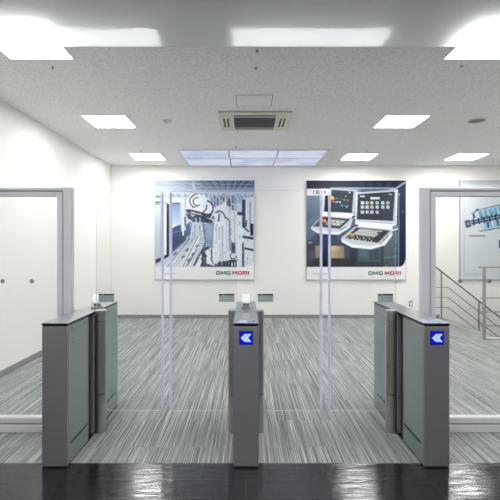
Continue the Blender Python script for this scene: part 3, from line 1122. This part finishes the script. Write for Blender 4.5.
    m = p.mask(P([(397.6, 260), (405.2, 260), (405.2, 268), (397.6, 268)]))
    m &= ((p.u - (397.6 - ox)) ** 2 + (p.v - (260 - oy)) ** 2) > 7.0 ** 2
    p.put(m, (238, 239, 241))
    R(312.6, 273.8, 328, 274.3, (168, 170, 174))
    p.blur(2)
    return p


def spindle_print():
    p = Paint(PS)
    ox, oy = 459.5, 180.6
    P = lambda L: [(x - ox, y - oy) for x, y in L]
    R = lambda x0, y0, x1, y1, c, a=1: p.rect(x0 - ox, y0 - oy, x1 - ox, y1 - oy, c, a)
    Y = lambda L, c, a=1: p.poly(P(L), c, a)
    N = lambda L, w_, c, a=1: p.line(P(L), w_, c, a)
    p.grad(0, 0, PS, PS, (226, 231, 236), (219, 224, 229))
    p.grad(0, 0, PS, 5, (196, 203, 212), (214, 220, 227))
    R(463, 195, 463.6, 276, (206, 211, 216))
    # machine spindle cut open
    ang = math.radians(-12)

    def T(x, y):
        return (464.5 + x * math.cos(ang) - 0.9 * y * math.sin(ang), 223.8 + x * math.sin(ang) + 0.9 * y * math.cos(ang))
    Q = lambda L, c, a=1: Y([T(x, y) for x, y in L], c, a)
    Q([(0, -3.2), (5, -3.2), (5, 4.6), (0, 4.6)], (52, 66, 92)); Q([(1.4, -1.5), (4, -1.5), (4, 2.6), (1.4, 2.6)], (150, 166, 184))
    Q([(5, -2), (9, -5), (9, 7), (5, 3)], (196, 204, 212))
    Q([(8, -9.5), (14, -11), (60, -13), (60, 13), (14, 11.4), (8, 9)], (222, 228, 233))
    Q([(9, -8.6), (11, -9), (11, -4), (9, -3.6)], (70, 82, 104))
    Q([(15, -10), (58, -12), (58, -4.4), (15, -3.4)], (128, 192, 226))
    Q([(15, 3.6), (58, 4.6), (58, 11.6), (15, 9.8)], (152, 204, 232))
    for k in range(9):
        x = 14 + k * 5
        Q([(x, -10.6), (x + 1, -10.6), (x + 1, -3.4), (x, -3.4)], (232, 238, 242))
        Q([(x + 2.4, -4), (x + 4.2, -4), (x + 4.2, -2), (x + 2.4, -2)], (52, 66, 96))
        Q([(x + 2, 3), (x + 3.6, 3), (x + 3.6, 9.6), (x + 2, 9.6)], (64, 92, 132) if k % 2 else (226, 234, 240))
    Q([(6, -2), (60, -2.6), (60, 3.0), (6, 2.6)], (74, 96, 130)); Q([(6, -0.6), (60, -0.8), (60, 0.8), (6, 0.7)], (156, 182, 208))
    for x in (8, 13, 18.6, 24, 30, 36):
        Q([(x, -3.4), (x + 1.4, -3.4), (x + 1.4, 3.6), (x, 3.6)], (44, 56, 84))
    for x, y in ((17, -7), (22.6, 3.4), (28, -6), (33, 5)):
        Q([(x, y), (x + 2, y), (x + 2, y + 1.6), (x, y + 1.6)], (196, 140, 70))
    N([T(8, -9.5), T(15, -11.6), T(60, -13.4)], 0.9, (120, 130, 142)); N([T(12, 11.4), T(60, 13.4)], 1.1, (110, 120, 134))
    N([T(13, -12.4), T(16, -12.4)], 1.6, (60, 66, 78))
    R(468.6, 235.3, 484.4, 236.6, (136, 142, 150))
    for y in (242, 244.5, 247):
        R(503, y, 550, y + 0.8, (172, 178, 186))
    R(498, 240, 500.6, 248, (58, 88, 140))
    R(464, 273.8, 480, 274.4, (160, 165, 172))
    p.blur(2)
    return p


def poster(name, label, cat, px0, py_bottom, painter, group=None):
    x0 = (px0 - 246) / 47.4
    z0 = CAM_H - (py_bottom - 246) / 47.4
    t = thing(name, label, cat, (x0, YB - BT, z0), group)
    MB().box(-0.008, PW + 0.008, 0, BT - 0.001, -0.016, PW + 0.004, 0.002).build('board', 'board', t)  # rim left past the print, coloured grey as a painted shadow line
    painter().mesh('printed_picture', PW, PW, t, -0.0012)
    return t


U = 1 / 47.4


GLYPH = {   # wide block capitals: strokes as polygons in a 0..1 square
    'D': [[(0, 0), (.26, 0), (.26, 1), (0, 1)], [(.2, .74), (.8, .74), (.9, 1), (.2, 1)], [(.2, 0), (.9, 0), (.8, .26), (.2, .26)],
          [(.72, .2), (.9, 0), (1, .2), (1, .8), (.9, 1), (.72, .8)]],
    'M': [[(0, 0), (.2, 0), (.2, 1), (0, 1)], [(.8, 0), (1, 0), (1, 1), (.8, 1)], [(.0, 1), (.28, 1), (.6, .2), (.4, .2)], [(.72, 1), (1, 1), (.6, .2), (.4, .2)]],
    'G': [[(0, .2), (.12, 0), (.28, .2), (.28, .8), (.12, 1), (0, .8)], [(.1, 1), (.2, .74), (1, .74), (1, 1)], [(.1, 0), (1, 0), (1, .26), (.2, .26)],
          [(.74, .1), (1, .1), (1, .56), (.74, .56)], [(.5, .36), (.9, .36), (.9, .58), (.5, .58)]],
    'O': [[(0, .2), (.12, 0), (.28, .2), (.28, .8), (.12, 1), (0, .8)], [(.1, 1), (.2, .74), (.8, .74), (.9, 1)], [(.1, 0), (.9, 0), (.8, .26), (.2, .26)],
          [(.72, .2), (.88, 0), (1, .2), (1, .8), (.88, 1), (.72, .8)]],
    'R': [[(0, 0), (.26, 0), (.26, 1), (0, 1)], [(.2, .76), (.85, .76), (.95, 1), (.2, 1)], [(.2, .32), (.9, .32), (.8, .54), (.2, .54)],
          [(.74, .5), (.9, .34), (1, .5), (1, .84), (.92, 1), (.74, .8)], [(.42, .36), (.7, .36), (1, 0), (.7, 0)]],
    'I': [[(0, 0), (1, 0), (1, 1), (0, 1)]],
}


def block_letters(name, word, mat, x0, x1, z0, z1, parent):
    wid = {'I': 0.3, 'M': 1.12}
    gap = 0.16
    tot = sum(wid.get(c, 1.0) for c in word) + gap * (len(word) - 1)
    k = (x1 - x0) / tot
    b = MB()
    x = x0
    for i, c in enumerate(word):
        wc = wid.get(c, 1.0) * k
        for n, pl in enumerate(GLYPH[c]):
            b.prism_xz([(x + wc * u, z0 + (z1 - z0) * v) for u, v in pl], -0.003 - 0.0001 * n, -0.0012)
        x += wc + gap * k
    return b.build(name, mat, parent)


def logo(t, px0, pyb, a, bb, c, d, y0, y1):
    X = lambda x: (x - px0) * U
    Z = lambda y: (pyb - y) * U
    o = block_letters('green_lettering', 'DMG', 'logo_green', X(a), X(bb), Z(y1), Z(y0), t)
    o['label'] = 'green capital letters in the white footer'
    o = block_letters('red_lettering', 'MORI', 'logo_red', X(c), X(d), Z(y1), Z(y0), t)
    o['label'] = 'red capital letters in the white footer'


t = poster('wall_poster', 'large square poster of a white robot arm in a factory hall, on the left', 'poster', 155.5, 279.4, factory_print,
           'square posters on the back wall')
logo(t, 155.5, 279.4, 216.2, 230.6, 232.4, 249.0, 271.0, 274.7)
t = poster('wall_poster', 'large square dark blue poster of two machine control panels with screens', 'poster', 306.5, 279.4, control_print,
           'square posters on the back wall')
logo(t, 306.5, 279.4, 367.8, 382.2, 384.0, 400.2, 271.2, 274.9)
X = lambda x: (x - 306.5) * U
Z = lambda y: (279.4 - y) * U
o = lettering('heading_letters', 'CEL', 'letter_grey', X(312.6), X(320.4), Z(194.3), Z(190.8), -0.0012, t, 0.002, 0.02)
o = lettering('heading_letters', 'O', 'letter_red', X(320.8), X(323.2), Z(194.3), Z(190.8), -0.0012, t, 0.002, 0.02)
o['label'] = 'red letter in the heading strip'
o = lettering('heading_letters', 'S', 'letter_grey', X(323.6), X(325.9), Z(194.3), Z(190.8), -0.0012, t, 0.002, 0.02)
t = poster('wall_poster', 'pale grey square poster of a blue cutaway machine spindle behind the stair railing', 'poster', 459.5, 279.2, spindle_print,
           'square posters on the back wall')

# wall socket
t = thing('wall_outlet', 'small dark-framed wall socket low on the back wall right of the dark poster', 'wall outlet', ((410.5 - 246) / 47.4, YB, CAM_H - 57.6 / 47.4))
MB().box(-0.036, 0.036, -0.010, 0, -0.058, 0.058, 0.004).build('frame', 'outlet_frame', t)
MB().box(-0.022, 0.022, -0.013, -0.009, -0.042, 0.042, 0.003).build('plate', 'white_plastic', t)


# ------------------------------------------------------------------ glass partitions beside the gates
def partition(label, side, x_in, x_out):
    t = thing('glass_partition', label, 'glass partition', (side * x_in, 3.5, 0))
    L = x_out - x_in
    S = lambda b, a0, a1, *r, **k: b.box(min(side * a0, side * a1), max(side * a0, side * a1), *r, **k)
    b = MB(); S(b, 0, 0.066, 0, 0.07, 0, 2.0, bevel=0.006); b.build('end_post', 'alu', t)
    b = MB(); S(b, 0.066, 0.074, 0.012, 0.06, 0.13, 1.97); b.build('gasket', 'alu_gap', t)
    b = MB(); S(b, 0.074, 0.116, 0.004, 0.062, 0.125, 1.963, bevel=0.004); b.build('stile', 'alu', t)
    b = MB(); S(b, 0.067, L, 0, 0.07, 1.971, 2.0, bevel=0.006); b.build('head_rail', 'alu', t)
    b = MB(); S(b, 0.075, L, 0.012, 0.06, 1.963, 1.971); b.build('gasket', 'alu_gap', t)
    b = MB(); S(b, 0.117, L, 0.004, 0.062, 1.926, 1.963, bevel=0.004); b.build('glazing_bead', 'alu', t)
    b = MB(); S(b, 0.067, L, 0, 0.07, 0.0, 0.062, bevel=0.005); b.build('bottom_rail', 'alu', t)
    b = MB(); S(b, 0.067, L, 0.012, 0.06, 0.062, 0.07); b.build('gasket', 'alu_gap', t)
    b = MB(); S(b, 0.067, L, 0.002, 0.066, 0.07, 0.125, bevel=0.012); b.build('sill_bead', 'alu', t)
    b = MB(); S(b, 0.116, L, 0.028, 0.038, 0.124, 1.928); g = b.build('glass_pane', 'glass_side', t)
    x = 1.756
    while x < x_out - 0.1:
        c = side * (x - x_in)
        MB().tube((c, 0.0255, 1.232), (c, 0.0279, 1.232), 0.0175, 20).build('marker_dot', 'dot', g)
        x += 0.24
    b = MB(); S(b, L - 0.06, L, -0.001, 0.071, 0, 2.001, bevel=0.006); b.build('end_post', 'alu', t)
    return t


partition('aluminium framed clear glass partition left of the gates', -1, 1.424, 2.84)
partition('aluminium framed clear glass partition right of the gates', 1, 1.432, 3.71)


# ------------------------------------------------------------------ speed gates
FR, FE, RS, RE = -0.585, -0.185, -0.065, 0.575      # front, end of front case, start and end of rear case
HW = 0.086


def gate(label, x, sides, col_off, wing_in, wing_end, arrow=False, reader=False, pad=False):
    t = thing('speed_gate', label, 'turnstile', (x, YG, 0), 'brushed steel speed gates')
    MB().box(-HW + 0.003, HW - 0.003, FR + 0.003, RE - 0.003, 0, 0.012).build('plinth', 'shoe', t)
    fc = MB().box(-HW, HW, FR, FE, 0.010, 0.968, 0.003).build('front_case', 'steel', t)
    rc = MB().box(-HW, HW, RS, RE, 0.010, 0.968, 0.003).build('rear_case', 'steel', t)
    MB().box(-HW + 0.03, HW - 0.03, FE - 0.001, RS + 0.001, 0.014, 0.966).build('recess', 'recess', t)
    for s in (-1, 1):
        for par, y0, y1 in ((fc, FR + 0.022, FE - 0.004), (rc, RS + 0.004, RE - 0.012)):
            xa, xb = sorted((s * (HW - 0.002), s * (HW + 0.003)))
            MB().box(xa, xb, y0, y1, 0.03, 0.922, 0.0015).build('side_panel', 'panel', par)
            MB().box(xa, xb, y0, y1, 0.928, 0.964, 0.0015).build('upper_panel', 'panel', par)
            xa, xb = sorted((s * (HW + 0.001), s * (HW + 0.0045)))
            m_ = 0.035 if par is fc else 0.14
            MB().box(xa, xb, y0 + m_, y1 - m_ * 0.7, 0.141, 0.156).build('kick_slot', 'black', par)
        xa, xb = sorted((s * (HW - 0.03), s * (HW + 0.001)))
        MB().box(xa, xb, FE - 0.028, FE - 0.004, 0.84, 0.856, 0.002).build('latch', 'black', t)
        yk = FR + 0.10
        MB().tube((s * (HW + 0.002), yk, 0.84), (s * (HW + 0.006), yk, 0.84), 0.008, 14).build('lock', 'grey_plastic', fc)
    MB().box(-HW + 0.004, HW - 0.004, FR + 0.004, RE - 0.004, 0.966, 0.976).build('lid_gap', 'lid_edge', t)
    b = MB().box(-HW - 0.002, HW + 0.002, FR - 0.002, RE + 0.002, 0.975, 0.991, 0.0025)
    for f in b.bm.faces:
        if f.normal.z < 0.6:
            f.material_index = 1
    b.bm.normal_update()
    for f in b.bm.faces:
        f.material_index = 0 if f.normal.z > 0.6 else 1
    b.build('lid', ['lid', 'lid_edge'], t)
    for s in sides:
        r = 0.047
        cx = s * (col_off - r)
        c = MB().tube((cx, 0, 0.0), (cx, 0, 0.308), r, 40).tube((cx, 0, 0.308), (cx, 0, 0.315), r - 0.004, 40, 1).tube((cx, 0, 0.315), (cx, 0, 0.908), r, 40).tube((cx, 0, 0.908), (cx, 0, 0.911), r - 0.002, 40, 1).tube((cx, 0, 0.911), (cx, 0, 0.985), r, 40).build('column', ['steel_v', 'recess'], t)
        MB().tube((cx, 0, 0.985), (cx, 0, 0.996), r, 40).build('column_cap', 'cap', c)
        xa, xb = sorted((s * (col_off - 0.003), s * (col_off + 0.001)))
        MB().box(xa, xb, 0.008, 0.012, 0.33, 0.95, 0.001).build('led_line', 'led_blue', c)
        MB().box(*sorted((s * (HW - 0.01), cx - s * 0.02)), -0.055, 0.055, 0.014, 0.962, 0.003).build('column_bracket', 'recess', c)
        # glass wing
        w0, w1, w2 = wing_in, col_off + 0.001, wing_end
        pts = []
        rr = 0.03

        def corner(cxx, cz, a0, a1):
            return [(cxx + rr * math.cos(math.radians(a)), cz + rr * math.sin(math.radians(a))) for a in np.linspace(a0, a1, 6)]
        pts += corner(w1 + rr, 0.17 + rr, 180, 270)
        pts += corner(w2 - rr, 0.17 + rr, 270, 360)
        pts += corner(w2 - rr, 1.98 - rr, 0, 90)
        pts += corner(w0 + rr, 1.98 - rr, 90, 180)
        pts += [(w0, 1.0), (w1, 1.0)]
        pts = [(s * px_, pz_) for px_, pz_ in pts]
        g = MB().prism_xz(pts, -0.005, 0.005, 0, 1).build('glass_wing', ['glass', 'glass_edge'], t)
        xa, xb = sorted((s * (w2 - 0.019), s * (w2 + 0.001)))
        e = MB().box(xa, xb, -0.008, 0.008, 0.185, 1.955, 0.003).build('edge_profile', 'trim_edge', g)
        e['label'] = 'pale strip along the free edge'
        xa, xb = sorted((s * (w0 + 0.022), s * (w0 + 0.148)))
        b = MB()
        b.box(xa, xb, -0.0075, -0.005, 1.062, 1.128, 0, 0)
        b.box(xa, xb, -0.0085, -0.0072, 1.116, 1.128, 0, 1)
        for k in range(3):
            b.box(xa + 0.012, xb - 0.02 - 0.012 * k, -0.0082, -0.0072, 1.074 + 0.013 * k, 1.078 + 0.013 * k, 0, 2)
        b.box(xa + 0.026, xa + 0.04, -0.0092, -0.0082, 1.117, 1.127, 0, 3)
        b.build('notice_label', ['sticker', 'sticker_dark', 'sticker_line', 'sticker_yellow'], g)['label'] = 'grey green label with a dark top band'
    if arrow:
        yf = FR - 0.001
        zc = CAM_H - (337.8 - 246) / 146.0
        MB().box(-0.047, 0.047, FR - 0.003, FR + 0.001, zc - 0.047, zc + 0.047, 0.0015).build('sign_bezel', 'sign_bezel', fc)
        b = MB()
        b.box(-0.041, 0.041, FR - 0.0042, FR - 0.0028, zc - 0.041, zc + 0.041, 0, 0)
        y0, y1 = FR - 0.0055, FR - 0.0041
        b.prism_xz([(-0.036, zc), (-0.008, zc + 0.027), (0.036, zc + 0.027), (0.014, zc), (0.036, zc - 0.027), (-0.008, zc - 0.027)], y0, y1, 1)
        y0, y1 = FR - 0.0064, FR - 0.0054
        b.prism_xz([(-0.013, zc), (0.012, zc + 0.026), (0.017, zc + 0.026), (-0.008, zc), (0.017, zc - 0.026), (0.012, zc - 0.026)], y0, y1, 2)
        b.build('arrow_sign', ['arrow_back', 'arrow', 'arrow_mid'], fc)['label'] = 'glowing blue sign with a pale arrow pointing left'
    if reader:
        xr = 0.036 if len(sides) == 1 else 0.0
        rd = MB().box(xr - 0.036, xr + 0.036, 0.10, 0.21, 0.991, 1.004, 0.004).box(xr - 0.026, xr + 0.026, 0.14, 0.19, 1.003, 1.032, 0.005).build('reader_stand', 'grey_plastic', t)
        b = MB().box(-0.032, 0.032, -0.022, 0.022, -0.040, 0.040, 0.006)
        bmesh.ops.rotate(b.bm, verts=b.bm.verts, cent=(0, 0, 0), matrix=Matrix.Rotation(math.radians(-22), 3, 'X'))
        bmesh.ops.translate(b.bm, verts=b.bm.verts, vec=(xr, 0.155, 1.064))
        b.build('card_reader', 'white_plastic', rd)['label'] = 'white box shaped reader head'
    if pad:
        MB().box(-0.05, 0.012 if len(sides) == 2 else 0.05, FR + 0.035, FR + 0.12, 0.9905, 0.9925, 0.0008).build('reader_window', 'pad', t)['label'] = 'pale bluish reader window on the lid'
        b = MB()
        b.box(0.045, 0.062, FR + 0.06, FR + 0.085, 0.9905, 0.993, 0.001)
        b.box(0.022, 0.034, FR + 0.03, FR + 0.045, 0.9905, 0.993, 0.001)
        b.build('indicator', 'sign_bezel', t)
    return t


gate('brushed steel speed gate on the left without a front arrow, with white reader on top', -1.312, (1,), 0.1655, 0.0835, 0.637, reader=True)
gate('narrow steel speed gate in the centre with glass wings to both sides', 0.0, (-1, 1), 0.146, 0.074, 0.6255, arrow=True, reader=True, pad=True)
gate('brushed steel speed gate on the right with a blue arrow on its front', 1.308, (-1,), 0.161, 0.081, 0.6325, arrow=True, pad=True)

# ------------------------------------------------------------------ stair railings
t = thing('guard_railing', 'steel guard railing with thick post in front of the stairwell at the right', 'railing', (3.85, 6.95, 0))
for x in (0, 1.5, 3.0):
    b = MB().tube((x, 0, 0.0), (x, 0, 1.165), 0.026, 20)
    b.lathe((x, 0, 0), [(0.055, 0.0), (0.055, 0.006), (0.026, 0.009)], 20)
    b.build('post', 'rail', t)
MB().box(-0.085, 3.12, -0.022, 0.022, 1.163, 1.19, 0.006).build('top_rail', 'rail', t)
for z in (0.68, 0.456, 0.23):
    MB().tube((-0.06, 0, z), (3.12, 0, z), 0.010, 12).build('cross_rail', 'rail', t)

SL = -0.785
t = thing('stair_handrail', 'thin sloping steel handrail running down the stairs along the back wall', 'railing', (4.067, YB - 0.12, 0))
hz = lambda x: 0.99 + SL * x
xe = 2.4
b = MB().tube((-0.14, 0, hz(-0.14)), (xe, 0, hz(xe)), 0.016, 14)
b.build('handrail', 'rail_dark', t)
for x, zb in ((0, 0.0), (0.783, -0.57), (1.566, -1.14), (2.3, -1.71)):
    MB().tube((x, 0, zb), (x, 0, hz(x)), 0.013, 14).build('post', 'rail_dark', t)
for z in (0.658, 0.450, 0.242):
    b = MB().tube((-0.15, 0, z), (0.137, 0, z), 0.006, 10)
    b.tube((0.137, 0, z), (xe, 0, z + SL * (xe - 0.137)), 0.009, 10)
    b.build('cross_rail', 'rail_dark', t)
